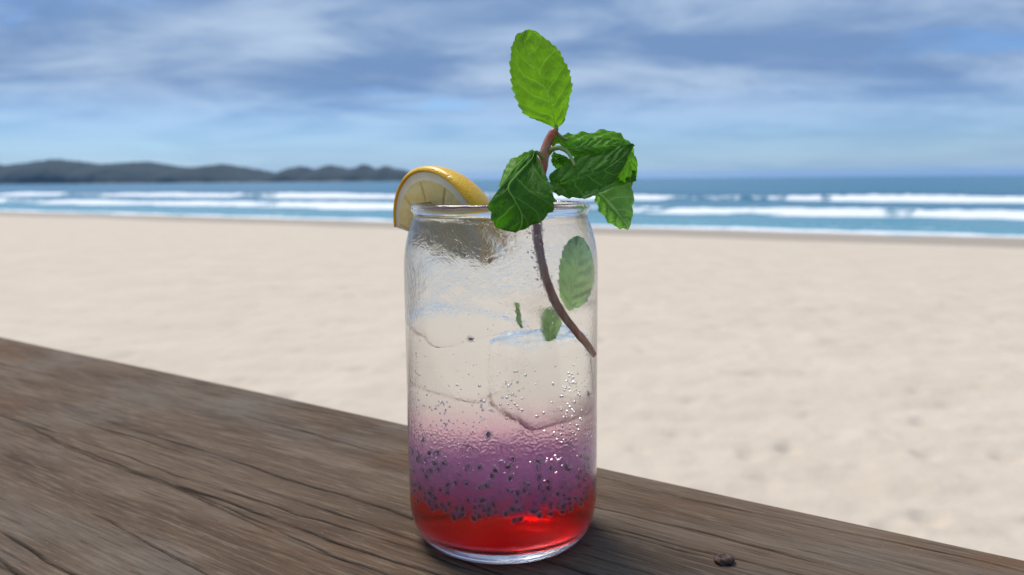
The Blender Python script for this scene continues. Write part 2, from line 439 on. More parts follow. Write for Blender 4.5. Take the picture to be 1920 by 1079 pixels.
# dark rusty nail head standing proud of the plank
m_rust, nt, o = new_mat('rusty_iron')
p = principled(nt, o, Roughness=0.6, Metallic=0.2)
tcn = N(nt, 'ShaderNodeTexCoord')
cr = ramp(nt, [(0.35, (0.018, 0.010, 0.008)), (0.65, (0.11, 0.050, 0.030))]); nt.links.new(noise(nt, tcn.outputs['Object'], 500, 5), cr.inputs[0])
nt.links.new(cr.outputs[0], p.inputs['Base Color'])
bump(nt, noise(nt, tcn.outputs['Object'], 900, 4), 0.6, 0.0004, p.inputs['Normal'])
bm = bmesh.new(); bmesh.ops.create_icosphere(bm, subdivisions=4, radius=1)
for v in bm.verts:
    n_ = 1 + 0.22 * float(fbm(np.array([v.co.x * 1.6 + v.co.z]), np.array([v.co.y * 1.6 - v.co.z]), 3, 77)[0])
    z = v.co.z; z = min(z, 0.75) - (0.25 if (v.co.x ** 2 + v.co.y ** 2) < 0.2 and z > 0 else 0)
    v.co = Vector((v.co.x * 0.0040 * n_, v.co.y * 0.0034 * n_, z * 0.0020 * n_))
for f in bm.faces: f.smooth = True
me = bpy.data.meshes.new('nail'); bm.to_mesh(me); bm.free()
nail = obj('rusty_nail', me, m_rust)
q = on_plane(1358, 1050, 0.001); nail.location = q; nail.rotation_euler = (0, 0, 0.5)
tag(nail, 'small dark rusty nail head sticking out of the plank right of the glass', 'nail')

# ------------------------------------------------------------------ the glass
def glass_profile():
    outer = [(0.0, 0.0022), (0.018, 0.0020), (0.0255, 0.0012), (0.0280, 0.0002), (0.0300, 0.0003), (0.0322, 0.0014), (0.0344, 0.0036), (0.0361, 0.0068), (0.0373, 0.0108), (0.0379, 0.0160), (0.0381, 0.0250), (0.0381, 0.0500), (0.0381, 0.0750), (0.0381, 0.0980), (0.0381, 0.1090), (0.0378, 0.1150), (0.0371, 0.1195), (0.0360, 0.1238), (0.0347, 0.1276), (0.0340, 0.1298), (0.0341, 0.1309)]
    bead = [(0.0346, 0.1317), (0.0350, 0.1328), (0.0348, 0.1340), (0.0340, 0.1348), (0.0330, 0.1348), (0.0323, 0.1340), (0.0320, 0.1328), (0.0321, 0.1315)]
    inner = [(0.0323, 0.1296), (0.0330, 0.1272), (0.0343, 0.1234), (0.0353, 0.1193), (0.0360, 0.1149), (0.0363, 0.1090), (0.0363, 0.0980), (0.0363, 0.0500), (0.0363, 0.0250), (0.0359, 0.0170), (0.0349, 0.0122), (0.0330, 0.0086), (0.0303, 0.0064), (0.0265, 0.0056), (0.018, 0.0054), (0.0, 0.0054)]
    return outer + bead + inner, inner

def densify(P, n):
    P = np.array(P); 
    Q = catmull(P, n); Q[:, 0] = np.maximum(Q[:, 0], 0); return Q

prof_all, inner = glass_profile()
m_glass, nt, o = new_mat('clear_glass')
g = N(nt, 'ShaderNodeBsdfGlass'); g.inputs['IOR'].default_value = 1.48; g.inputs['Color'].default_value = (0.985, 0.99, 0.99, 1)
nt.links.new(g.outputs[0], o.inputs[0])
tcn = N(nt, 'ShaderNodeTexCoord'); ob = tcn.outputs['Object']
sp = N(nt, 'ShaderNodeSeparateXYZ'); nt.links.new(ob, sp.inputs[0])
# condensation: a belt of tiny droplets low on the wall, with wiped streaks running down through it
ang = math_(nt, 'ARCTAN2', sp.outputs[0], math_(nt, 'MULTIPLY', sp.outputs[1], -1.0))
cb = N(nt, 'ShaderNodeCombineXYZ'); nt.links.new(math_(nt, 'MULTIPLY', ang, 1.0), cb.inputs[0])
streak = noise(nt, mapping(nt, cb.outputs[0], (4.5, 1, 1), (2.3, 0, 0)), 1.0, 2, 0.5)
belt = math_(nt, 'MULTIPLY', mapr(nt, sp.outputs[2], 0.026, 0.036), mapr(nt, sp.outputs[2], 0.058, 0.048))
belt = math_(nt, 'MULTIPLY', belt, mapr(nt, streak, 0.40, 0.47))
top = math_(nt, 'MULTIPLY', mapr(nt, sp.outputs[2], 0.088, 0.110), mapr(nt, sp.outputs[2], 0.131, 0.127))
side = mapr(nt, math_(nt, 'ABSOLUTE', ang), 0.85, 1.25)
vor = N(nt, 'ShaderNodeTexVoronoi', feature='SMOOTH_F1'); vor.inputs['Scale'].default_value = 900.0; nt.links.new(ob, vor.inputs['Vector'])
drop = mapr(nt, vor.outputs['Distance'], 0.62, 0.05)
crk = noise(nt, ob, 170, 5, 0.6, 1.2)
crk2 = math_(nt, 'ABSOLUTE', math_(nt, 'SUBTRACT', crk, 0.5))
h = math_(nt, 'ADD', math_(nt, 'MULTIPLY', drop, math_(nt, 'MAXIMUM', belt, math_(nt, 'MULTIPLY', side, 0.35))),
          math_(nt, 'MULTIPLY', mapr(nt, crk2, 0.0, 0.10, 1, 0), math_(nt, 'MULTIPLY_ADD', top, 0.45, 0.10)))
bump(nt, h, 0.22, 0.0005, g.inputs['Normal'])
nt.links.new(math_(nt, 'MULTIPLY', belt, 0.12), g.inputs['Roughness'])
glass = obj('drinking_glass', lathe(densify(prof_all, 190), 160), m_glass)
tag(glass, 'clear can-shaped glass tumbler full of iced drink on the plank', 'glass')

# ------------------------------------------------------------------ the drink
drink = bpy.data.objects.new('layered_drink', None); COL.objects.link(drink)
tag(drink, 'clear fizzy drink fading to purple and red syrup inside the glass', 'drink')
def inner_r(z):
    P = np.array(inner)[::-1]; return float(np.interp(z, P[:, 1], P[:, 0]))
m_soda, nt, o = new_mat('soda')
g = N(nt, 'ShaderNodeBsdfGlass'); g.inputs['IOR'].default_value = 1.333; nt.links.new(g.outputs[0], o.inputs[0])
LV = 0.1292
prof_l = [(r + 0.00025, z - (0.00025 if z < 0.0065 else 0)) for r, z in inner[::-1] if z < LV - 0.001]
prof_l[0] = (0.0, inner[-1][1] - 0.00025)
prof_l = [tuple(q) for q in densify(prof_l, 90)]
rt = inner_r(LV)
prof_l += [(rt + 0.00025, LV + 0.0006), (rt - 0.0006, LV + 0.0003), (rt - 0.0018, LV), (0.018, LV - 0.0002), (0.0, LV - 0.0002)]
obj('soda', lathe(prof_l, 128, closed=False), m_soda, drink)

def volume_mat(name, stops, z0, z1, dens):
    """absorption that changes with height, as syrup settles and mixes"""
    m, nt, o = new_mat(name)
    v = N(nt, 'ShaderNodeVolumeAbsorption'); nt.links.new(v.outputs[0], o.inputs['Volume'])
    tcn = N(nt, 'ShaderNodeTexCoord'); sp = N(nt, 'ShaderNodeSeparateXYZ'); nt.links.new(tcn.outputs['Object'], sp.inputs[0])
    r_ = ramp(nt, stops); nt.links.new(mapr(nt, sp.outputs[2], z0, z1, smooth=False), r_.inputs[0])
    nt.links.new(r_.outputs[0], v.inputs[0]); v.inputs[1].default_value = dens
    return m
def layer_mesh(z0, z1):
    zs = np.linspace(z0, z1, 24)
    pr = [(0.0, z0)] + [(inner_r(z) - 0.0003, z) for z in zs] + [(0.0, z1)]
    return lathe(pr, 64, closed=False)
m_red = volume_mat('red_syrup', [(0.0, (0.994, 0.06, 0.0)), (0.75, (0.994, 0.08, 0.02)), (1.0, (0.97, 0.55, 0.62))], 0.0056, 0.0205, 120.0)
obj('red_syrup_layer', layer_mesh(0.0058, 0.0205), m_red, drink)
m_pur = volume_mat('purple_syrup', [(0.0, (0.98, 0.74, 0.955)), (0.40, (0.98, 0.77, 0.965)), (0.60, (0.99, 0.90, 0.945)), (1.0, (1.0, 0.99, 0.99))], 0.0207, 0.055, 90.0)
nt = m_pur.node_tree                                    # seed jelly makes the lower part cloudy
vs_ = N(nt, 'ShaderNodeVolumeScatter'); vs_.inputs['Color'].default_value = (0.985, 0.58, 0.94, 1); vs_.inputs['Anisotropy'].default_value = 0.35
tcn = N(nt, 'ShaderNodeTexCoord'); sp = N(nt, 'ShaderNodeSeparateXYZ'); nt.links.new(tcn.outputs['Object'], sp.inputs[0])
nt.links.new(mapr(nt, sp.outputs[2], 0.041, 0.034, 0.0, 38.0), vs_.inputs['Density'])
ad = N(nt, 'ShaderNodeAddShader'); ab = [n for n in nt.nodes if n.type == 'VOLUME_ABSORPTION'][0]; mo = [n for n in nt.nodes if n.type == 'OUTPUT_MATERIAL'][0]
nt.links.new(ab.outputs[0], ad.inputs[0]); nt.links.new(vs_.outputs[0], ad.inputs[1]); nt.links.new(ad.outputs[0], mo.inputs['Volume'])
obj('purple_syrup_layer', layer_mesh(0.0207, 0.055), m_pur, drink)

# ------------------------------------------------------------------ ice
m_ice, nt, o = new_mat('ice')
g = N(nt, 'ShaderNodeBsdfGlass'); g.inputs['IOR'].default_value = 0.970; nt.links.new(g.outputs[0], o.inputs[0])
tcn = N(nt, 'ShaderNodeTexCoord')
bump(nt, noise(nt, tcn.outputs['Object'], 110, 5, 0.62, 0.8), 0.35, 0.0018, g.inputs['Normal'])
def ice_mesh(sx, sy, sz, seed):
    bm = bmesh.new(); bmesh.ops.create_cube(bm, size=1)
    bmesh.ops.subdivide_edges(bm, edges=bm.edges[:], cuts=9, use_grid_fill=True)
    for v in bm.verts:
        c = v.co * 2; q = 8.0
        n_ = (abs(c.x) ** q + abs(c.y) ** q + abs(c.z) ** q) ** (1 / q)
        c = c / n_ if n_ > 0 else c
        k = 1 + 0.07 * float(fbm(np.array([c.x * 1.3 + seed]), np.array([c.y * 1.3 + c.z]), 2, seed)[0])
        v.co = Vector((c.x * sx / 2 * k, c.y * sy / 2 * k, c.z * sz / 2 * k))
    for f in bm.faces: f.smooth = True
    me = bpy.data.meshes.new('ice'); bm.to_mesh(me); bm.free(); return me
ices = [((-0.015, -0.008, 0.1030), (0.031, 0.028, 0.036), (0.30, -0.20, 0.3), 'tall ice cube high in the glass under the lemon slice'),
        ((0.014, 0.010, 0.1080), (0.027, 0.026, 0.028), (-0.3, 0.35, 0.9), 'ice cube behind the mint stem near the rim'),
        ((-0.013, 0.010, 0.0760), (0.032, 0.030, 0.027), (0.35, 0.22, -0.4), 'tilted ice cube against the left wall at mid height'),
        ((0.014, -0.004, 0.0680), (0.028, 0.029, 0.032), (0.22, -0.15, 0.5), 'lowest ice cube right of the middle above the purple layer')]
for loc, sz, rot, lab in ices:
    ic = obj('ice_cube', ice_mesh(*sz, seed=int(loc[2] * 1000)), m_ice)
    ic.location = loc; ic.rotation_euler = rot; tag(ic, lab, 'ice cube', 'ice cubes in the drink')

# ------------------------------------------------------------------ basil seeds
m_seed, nt, o = new_mat('black_seed'); principled(nt, o, Base_Color=(0.012, 0.010, 0.022), Roughness=0.45)
m_gel, nt, o = new_mat('seed_jelly')
tr = N(nt, 'ShaderNodeBsdfTransparent'); tr.inputs[0].default_value = (1.0, 0.99, 1.0, 1)
df = N(nt, 'ShaderNodeBsdfDiffuse'); df.inputs[0].default_value = (0.95, 0.82, 0.97, 1)
tl = N(nt, 'ShaderNodeBsdfTranslucent'); tl.inputs[0].default_value = (0.95, 0.82, 0.97, 1)
ms = N(nt, 'ShaderNodeMixShader'); ms.inputs[0].default_value = 0.8; nt.links.new(df.outputs[0], ms.inputs[1]); nt.links.new(tl.outputs[0], ms.inputs[2])
ms2 = N(nt, 'ShaderNodeMixShader'); ms2.inputs[0].default_value = 0.24; nt.links.new(tr.outputs[0], ms2.inputs[1]); nt.links.new(ms.outputs[0], ms2.inputs[2])
nt.links.new(ms2.outputs[0], o.inputs[0])
def ell(name, a, b, c, sub=2):
    bm = bmesh.new(); bmesh.ops.create_icosphere(bm, subdivisions=sub, radius=1)
    for v in bm.verts: v.co = Vector((v.co.x * a, v.co.y * b, v.co.z * c * (1 - 0.15 * v.co.x)))
    for f in bm.faces: f.smooth = True
    me = bpy.data.meshes.new(name); bm.to_mesh(me); bm.free(); return me
core_me = ell('core', 0.00105, 0.00066, 0.00066); core_me.materials.append(m_seed)
gel_me = ell('jelly', 0.00180, 0.00155, 0.00155); gel_me.materials.append(m_gel)
rng = random.Random(21)
spots = []
def try_spot(x, y, z, mind):
    if all((x - a) ** 2 + (y - b) ** 2 + (z - c_) ** 2 > mind ** 2 for a, b, c_ in spots):
        spots.append((x, y, z)); return True
    return False
tries = 0
while len(spots) < 285 and tries < 60000:
    tries += 1
    th = rng.uniform(0, 2 * math.pi) if rng.random() < 0.5 else rng.uniform(math.pi, 2 * math.pi)
    f_ = rng.random()
    r_ = (0.0345 - abs(rng.gauss(0, 0.002))) if f_ < 0.7 else 0.034 * math.sqrt(rng.random())
    z = 0.0192 + 0.022 * rng.random() ** 2.4 + (0.0025 * math.sin(th * 3) if f_ < 0.7 else 0)
    if z < 0.0192: continue
    try_spot(r_ * math.cos(th), r_ * math.sin(th), z, 0.0023)
def seed_at(pos, label):
    e = bpy.data.objects.new('basil_seed', None); COL.objects.link(e); e.location = pos
    e.rotation_euler = (rng.uniform(0, 6), rng.uniform(0, 6), rng.uniform(0, 6)); s_ = rng.uniform(0.85, 1.12); e.scale = (s_, s_, s_)
    obj('seed_core', core_me, None, e); obj('seed_jelly', gel_me, None, e)
    tag(e, label, 'seed', 'soaked basil seeds in the drink'); return e
for sp_ in spots:
    hgt = 'low' if sp_[2] < 0.0235 else ('midway up' if sp_[2] < 0.031 else 'high')
    rad_ = math.hypot(sp_[0], sp_[1])
    dep = 'deep inside' if rad_ < 0.028 else ('at front wall' if sp_[1] < -0.012 else ('at back wall' if sp_[1] > 0.012 else 'at side wall'))
    sid = 'left' if sp_[0] < -0.011 else ('right' if sp_[0] > 0.011 else 'middle')
    seed_at(sp_, f'jelly-coated black basil seed {hgt} in the purple layer, {sid}, {dep}')
for (a, b, lab) in ((886, 634, 'lone black basil seed under the flat ice cube, highest in the drink'), (917, 812, 'lone basil seed in the clear drink just above the purple layer'),
                    (808, 822, 'lone basil seed near the left wall above the purple layer'), (1096, 738, 'lone basil seed near the right wall among the bubbles')):
    q = at(a, b, -0.030); 
    rad = math.hypot(q.x, q.y)
    if rad > 0.0345: q = at(a, b, -0.016)
    seed_at(q, lab)

# ------------------------------------------------------------------ bubbles on the inner wall
m_bub, nt, o = new_mat('gas_bubble')
g = N(nt, 'ShaderNodeBsdfGlass'); g.inputs['IOR'].default_value = 0.75; nt.links.new(g.outputs[0], o.inputs[0])
rng = random.Random(9); bub = []
def wall_pt(px, py):
    """where the view line through a pixel meets the inside of the wall nearest the camera"""
    d = cam_m.to_3x3() @ Vector(((px - 960) / F, -(py - 539.5) / F, -1))
    a = d.x ** 2 + d.y ** 2; b = 2 * (CAM.x * d.x + CAM.y * d.y); c_ = CAM.x ** 2 + CAM.y ** 2 - 0.0357 ** 2
    D_ = b * b - 4 * a * c_
    if D_ < 0: return None
    return CAM + d * ((-b - math.sqrt(D_)) / (2 * a))
def spray(cx, cy_, sx, sy, n, r0, r1):
    for _ in range(n):
        q = wall_pt(rng.gauss(cx, sx), rng.gauss(cy_, sy))
        if q is not None and q.z > 0.024: bub.append((q, rng.uniform(r0, r1)))
spray(1066, 720, 14, 20, 46, 0.00025, 0.0005); spray(1072, 775, 10, 22, 26, 0.0003, 0.0006); spray(1050, 790, 14, 20, 12, 0.0004, 0.0007)
spray(962, 725, 14, 14, 14, 0.0003, 0.0005); spray(955, 745, 10, 10, 8, 0.0004, 0.0006); spray(904, 750, 4, 14, 6, 0.0004, 0.0006)
spray(830, 770, 14, 16, 22, 0.0003, 0.0005); spray(870, 790, 30, 14, 14, 0.0003, 0.0005); spray(970, 770, 25, 14, 8, 0.0004, 0.0006)
spray(812, 862, 10, 14, 26, 0.0003, 0.0006); spray(1030, 868, 22, 10, 14, 0.0004, 0.0007); spray(950, 880, 50, 22, 14, 0.0004, 0.0006)
spray(940, 700, 90, 60, 60, 0.00015, 0.0003); spray(900, 480, 90, 40, 60, 0.0001, 0.00025); spray(1010, 640, 60, 40, 40, 0.00012, 0.0003); spray(850, 800, 50, 20, 60, 0.0002, 0.0004); spray(786, 750, 6, 50, 40, 0.0002, 0.0004); spray(1100, 740, 6, 60, 40, 0.0002, 0.0004)
for t_ in range(120):
    k_ = rng.random(); sx = np.interp(k_, [0, .35, .6, .8, 1], [1003, 1012, 1034, 1058, 1100]); sy = np.interp(k_, [0, .35, .6, .8, 1], [425, 500, 558, 598, 650])
    spray(sx - 4, sy, 9, 6, 1, 0.00015, 0.00042)
bm = bmesh.new()
for q, r_ in bub: bmesh.ops.create_icosphere(bm, subdivisions=2, radius=r_, matrix=Matrix.Translation(q))
for f in bm.faces: f.smooth = True
me = bpy.data.meshes.new('bubbles'); bm.to_mesh(me); bm.free()
bo = obj('gas_bubbles', me, m_bub); tag(bo, 'tiny gas bubbles clinging to the inside of the glass', 'bubbles'); struct(bo, 'stuff')

# ------------------------------------------------------------------ lemon slice on the rim
lemon = bpy.data.objects.new('lemon_slice', None); COL.objects.link(lemon)
tag(lemon, 'thick yellow lemon slice hung on the rim of the glass', 'lemon slice')
m_peel, nt, o = new_mat('lemon_peel')
p = principled(nt, o, Base_Color=(0.80, 0.50, 0.02), Roughness=0.36, Subsurface_Weight=0.12, Subsurface_Scale=0.003)
p.inputs['Subsurface Radius'].default_value = (1.0, 0.6, 0.1)
tcn = N(nt, 'ShaderNodeTexCoord')
cr = ramp(nt, [(0.3, (0.80, 0.42, 0.004)), (0.7, (0.86, 0.52, 0.012))]); nt.links.new(noise(nt, tcn.outputs['Object'], 90, 4), cr.inputs[0]); nt.links.new(cr.outputs[0], p.inputs['Base Color'])
vor = N(nt, 'ShaderNodeTexVoronoi'); vor.inputs['Scale'].default_value = 700.0; nt.links.new(tcn.outputs['Object'], vor.inputs['Vector'])
bump(nt, math_(nt, 'ADD', mapr(nt, vor.outputs['Distance'], 0.0, 0.5), noise(nt, tcn.outputs['Object'], 160, 3)), 0.4, 0.0005, p.inputs['Normal'])
def fruit_mat(name, c0, c1, scale, rough, tw, bd):
    m, nt, o = new_mat(name)
    tcn = N(nt, 'ShaderNodeTexCoord')
    cr = ramp(nt, [(0.3, c0), (0.7, c1)]); nt.links.new(noise(nt, tcn.outputs['Object'], scale, 5, 0.6, 0.5), cr.inputs[0])
    p = nt.nodes.new('ShaderNodeBsdfPrincipled'); p.inputs['Roughness'].default_value = rough
    nt.links.new(cr.outputs[0], p.inputs['Base Color'])
    t = N(nt, 'ShaderNodeBsdfTranslucent'); nt.links.new(cr.outputs[0], t.inputs[0])
    mx = N(nt, 'ShaderNodeMixShader'); mx.inputs[0].default_value = tw
    nt.links.new(p.outputs[0], mx.inputs[1]); nt.links.new(t.outputs[0], mx.inputs[2]); nt.links.new(mx.outputs[0], o.inputs[0])
    b = bump(nt, noise(nt, tcn.outputs['Object'], scale * 2.2, 4), 0.6, bd, p.inputs['Normal'])
    return m
m_pith = fruit_mat('lemon_pith', (0.90, 0.80, 0.52), (0.95, 0.90, 0.70), 130, 0.6, 0.30, 0.0005)
m_flesh = fruit_mat('lemon_flesh', (0.93, 0.72, 0.22), (0.96, 0.83, 0.42), 240, 0.25, 0.40, 0.0009)
# local frame: x radial outward along the slice, z up, y = cut-face normal toward the camera (-y face shown)
LR, LT = 0.0320, 0.0200
def wedge_shell(r_in, r_out, a0, a1, t0, t1, na=64, round_=0.0010, barrel=0.42):
    """a half ring slice with bevelled edges; r shrinks away from the shown face like the rest of the fruit"""
    sec = []
    k = round_
    def shr(t): return 1 - barrel * ((t - t0) / (t1 - t0)) ** 2.2
    m_ = 14
    for j in range(m_ + 1):
        t = t0 + (t1 - t0) * j / m_
        ins = k if j in (0, m_) else 0
        sec.append((r_out * shr(t) - ins, t))
    for j in range(m_, -1, -1):
        t = t0 + (t1 - t0) * j / m_
        sec.append((max(r_in * shr(t), 0.0), t))
    sec = np.array(sec); n = len(sec); V = []
    for i in range(na + 1):
        a = a0 + (a1 - a0) * i / na
        for r_, t in sec: V.append((r_ * math.cos(a), t, r_ * math.sin(a)))
    Fq = [(i * n + k2, i * n + (k2 + 1) % n, (i + 1) * n + (k2 + 1) % n, (i + 1) * n + k2) for i in range(na) for k2 in range(n)]
    Fq += [tuple(range(n)), tuple(na * n + k2 for k2 in reversed(range(n)))]
    me = mesh_np('wedge', np.array(V), Fq)
    bm = bmesh.new(); bm.from_mesh(me); bmesh.ops.remove_doubles(bm, verts=bm.verts, dist=1e-7); bmesh.ops.recalc_face_normals(bm, faces=bm.faces); bm.to_mesh(me); bm.free()
    return me
A0, A1 = R(10), R(194)
obj('peel', wedge_shell(LR - 0.0016, LR, A0, A1, 0, LT), m_peel, lemon)
obj('pith', wedge_shell(0.0, LR - 0.0015, A0 + 0.002, A1 - 0.002, 0.0004, LT - 0.0004), m_pith, lemon)
nseg = 5
for i in range(nseg):
    a0 = R(13) + i * R(178) / nseg + R(1.2); a1 = R(13) + (i + 1) * R(178) / nseg - R(1.2)
    s_ = obj('segment', wedge_shell(0.0035, LR - 0.0048, a0, a1, -0.0002, LT - 0.0010, na=10, round_=0.0012), m_flesh, lemon)
la, lo = R(142), R(132)                         # where on the rim the slice hangs, and which way it is turned
lx = Vector((math.cos(lo), math.sin(lo), 0)); ly = Vector((lx.y, -lx.x, 0))      # ly leads away from the shown face
lemon.matrix_world = Matrix.Translation((0.0335 * math.cos(la), 0.0335 * math.sin(la), 0.1180)) @ Matrix(((lx.x, ly.x, 0, 0), (lx.y, ly.y, 0, 0), (0, 0, 1, 0), (0, 0, 0, 1))) @ Matrix.Rotation(R(14), 4, 'X')

# ------------------------------------------------------------------ mint sprig
mint = bpy.data.objects.new('mint_sprig', None); COL.objects.link(mint)
tag(mint, 'fresh green mint sprig with purple stem standing in the glass', 'mint')
def leaf_mat(name, col, vein, trans, rough=0.42):
    m, nt, o = new_mat(name)
    v = attr_node(nt, 'vein'); tcn = N(nt, 'ShaderNodeTexCoord')
    nn = noise(nt, tcn.outputs['Object'], 180, 4)
    base = mixc(nt, mapr(nt, nn, 0.35, 0.7), tuple(c * 0.86 for c in col), tuple(min(c * 1.12, 1) for c in col))
    c = mixc(nt, v, base, vein)
    p = N(nt, 'ShaderNodeBsdfDiffuse'); nt.links.new(c, p.inputs['Color'])
    gl = N(nt, 'ShaderNodeBsdfGlossy'); gl.inputs['Roughness'].default_value = rough
    mg = N(nt, 'ShaderNodeMixShader'); mg.inputs[0].default_value = 0.018
    nt.links.new(p.outputs[0], mg.inputs[1]); nt.links.new(gl.outputs[0], mg.inputs[2])
    t = N(nt, 'ShaderNodeBsdfTranslucent')
    nt.links.new(mixc(nt, 1.0, c, trans, 'MULTIPLY'), t.inputs[0])
    b = bump(nt, noise(nt, tcn.outputs['Object'], 900, 3), 0.25, 0.0003, p.inputs['Normal'])
    a = N(nt, 'ShaderNodeAddShader'); nt.links.new(mg.outputs[0], a.inputs[0]); nt.links.new(t.outputs[0], a.inputs[1])
    nt.links.new(a.outputs[0], o.inputs[0]); return m
m_young = leaf_mat('young_mint_leaf', (0.085, 0.17, 0.006), (0.19, 0.28, 0.05), (1.2, 1.55, 0.5))
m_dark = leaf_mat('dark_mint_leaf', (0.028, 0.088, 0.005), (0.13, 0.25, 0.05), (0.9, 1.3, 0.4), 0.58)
m_mid = leaf_mat('green_mint_leaf', (0.055, 0.15, 0.008), (0.15, 0.26, 0.06), (1.4, 1.6, 0.8))
m_pale = leaf_mat('mint_leaf_underside', (0.075, 0.17, 0.035), (0.20, 0.31, 0.13), (1.5, 1.6, 1.0), 0.5)
m_wetleaf = leaf_mat('wet_mint_leaf', (0.21, 0.34, 0.13), (0.30, 0.42, 0.20), (1.3, 1.4, 1.1), 0.5)
m_stem, nt, o = new_mat('mint_stem')
p = principled(nt, o, Roughness=0.5, Subsurface_Weight=0.1, Subsurface_Scale=0.002)
tcn = N(nt, 'ShaderNodeTexCoord')
cr = ramp(nt, [(0.3, (0.34, 0.080, 0.045)), (0.5, (0.38, 0.14, 0.085)), (0.66, (0.40, 0.24, 0.14))]); nt.links.new(noise(nt, mapping(nt, tcn.outputs['Object'], (300, 300, 40)), 1.0, 4), cr.inputs[0])
nt.links.new(cr.outputs[0], p.inputs['Base Color'])
m_petiole, nt, o = new_mat('mint_petiole'); principled(nt, o, Base_Color=(0.17, 0.26, 0.06), Roughness=0.45)

def leaf(stations, mat, label=None, nu=190, nv=101, teeth=13, tooth=0.09, quilt=0.0006, nside=7, seed=0, name='leaf', parent=None):
    """stations: rows of (left edge, midrib, right edge), each (px, py, Y); the surface bulges between its side veins"""
    L = catmull([at(*s[0]) for s in stations], nu); M = catmull([at(*s[1]) for s in stations], nu); Rr = catmull([at(*s[2]) for s in stations], nu)
    u = np.linspace(0, 1, nu)[:, None]; v = np.linspace(-1, 1, nv)[None, :]
    av = np.abs(v)
    edge_ = np.where((v < 0)[..., None], L[:, None], Rr[:, None])
    env = np.clip(np.sin(np.pi * np.clip(u, 0.02, 0.98)) * 1.6, 0, 1)
    saw = ((u * teeth + np.where(v < 0, 0.0, 0.37) + 0.15 * perlin(u * 9, v * 0 + seed, seed)) % 1.0)
    saw = np.where(saw < 0.78, saw / 0.78, (1 - saw) / 0.22)
    k = av * (1 + env * tooth * (saw - 0.45) * np.clip((av - 0.55) / 0.45, 0, 1) ** 2)
    P = M[:, None] + (edge_ - M[:, None]) * k[..., None]
    # rounded cross-section: the blade leaves the midrib and curls to its edge
    dU = np.gradient(P, axis=0); dV = np.gradient(P, axis=1); Nn = np.cross(dV, dU)
    Nn /= np.linalg.norm(Nn, axis=2)[..., None] + 1e-12
    Nm = Nn.mean(axis=(0, 1)); Nm /= np.linalg.norm(Nm)
    s = (u - 0.22 * av ** 1.15 + 0.02 * perlin(u * 6, v * 3, seed + 3)) * nside + np.where(v < 0, 0.0, 0.35)
    ds = np.abs(s - np.round(s)) * 2                      # 0 on a side vein, 1 between two
    between = 0.5 - 0.5 * np.cos(np.pi * ds)
    net = fbm(u * 16 + seed, v * 7, 2, seed + 40); net2 = np.abs(perlin(u * 13 + 5, v * 6 + s * 0.3, seed + 44))
    h = quilt * (between * np.clip(av * 4, 0, 1) * (0.75 + 0.5 * net) + 0.12 * np.clip(net2 * 2.5, 0, 1)) - quilt * 0.9 * np.exp(-(av / 0.06) ** 2)
    h = h * np.clip(np.sin(np.pi * np.clip(u, 0, 1)) * 3, 0, 1) + 0.0009 * fbm(u * 2.5 + seed, v * 1.5, 2, seed + 60) + 0.0006 * av ** 3 * perlin(u * 9, v * 0 + 2 * np.sign(v), seed + 66)
    P = P + Nn * h[..., None]
    vein = np.maximum(np.exp(-(av / (0.019 * (1.5 - u))) ** 2) * 0.95, np.exp(-(ds / 0.055) ** 2) * 0.75 * (1 - 0.55 * av))
    vein = np.maximum(vein, np.exp(-(net2 / 0.022) ** 2) * 0.40 * np.ones_like(u))
    me = mesh_np(name, P.reshape(-1, 3), grid_faces(nu, nv)); attr(me, 'vein', vein)
    o = obj(name, me, mat, parent or mint)
    if label: o['label'] = label
    return o

def st(*rows, L=0.0, M=0.0, Rr=0.0):
    return rows
def rows(data):
    return [((a[0], a[1], a[2]), (b[0], b[1], b[2]), (c[0], c[1], c[2])) for a, b, c in data]

leaf(rows([((1040, 241, -.0100), (1042, 244, -.0102), (1045, 242, -.0100)),
           ((1012, 228, -.0085), (1039, 224, -.0110), (1060, 225, -.0085)),
           ((984, 215, -.0060), (1034, 200, -.0115), (1066, 198, -.0060)),
           ((966, 182, -.0040), (1026, 173, -.0110), (1071, 166, -.0040)),
           ((958, 146, -.0030), (1012, 145, -.0095), (1068, 138, -.0030)),
           ((957, 109, -.0025), (995, 112, -.0080), (1056, 111, -.0015)),
           ((962, 81, -.0030), (983, 88, -.0065), (1038, 86, -.0010)),
           ((972, 63, -.0035), (982, 69, -.0050), (1014, 65, -.0010)),
           ((986, 56, -.0030), (988, 56, -.0030), (992, 55, -.0025))]), m_young, 'bright yellow-green young leaf standing upright at the top', seed=1, teeth=18, tooth=0.07, quilt=0.0005)
leaf(rows([((1000, 283, -.0150), (1003, 284, -.0160), (1007, 286, -.0160)),
           ((988, 294, -.0200), (996, 302, -.0240), (1016, 308, -.0240)),
           ((966, 320, -.0310), (974, 326, -.0350), (1028, 337, -.0330)),
           ((940, 350, -.0390), (953, 352, -.0420), (1040, 366, -.0400)),
           ((918, 378, -.0400), (964, 374, -.0445), (1038, 392, -.0420)),
           ((920, 406, -.0400), (978, 400, -.0450), (1018, 412, -.0430)),
           ((932, 428, -.0400), (978, 422, -.0440), (996, 427, -.0430)),
           ((958, 435, -.0420), (966, 436, -.0425), (974, 434, -.0425))]), m_dark, 'dark green quilted leaf folded down over the front of the rim', seed=2, teeth=9, quilt=0.0009, nside=5)
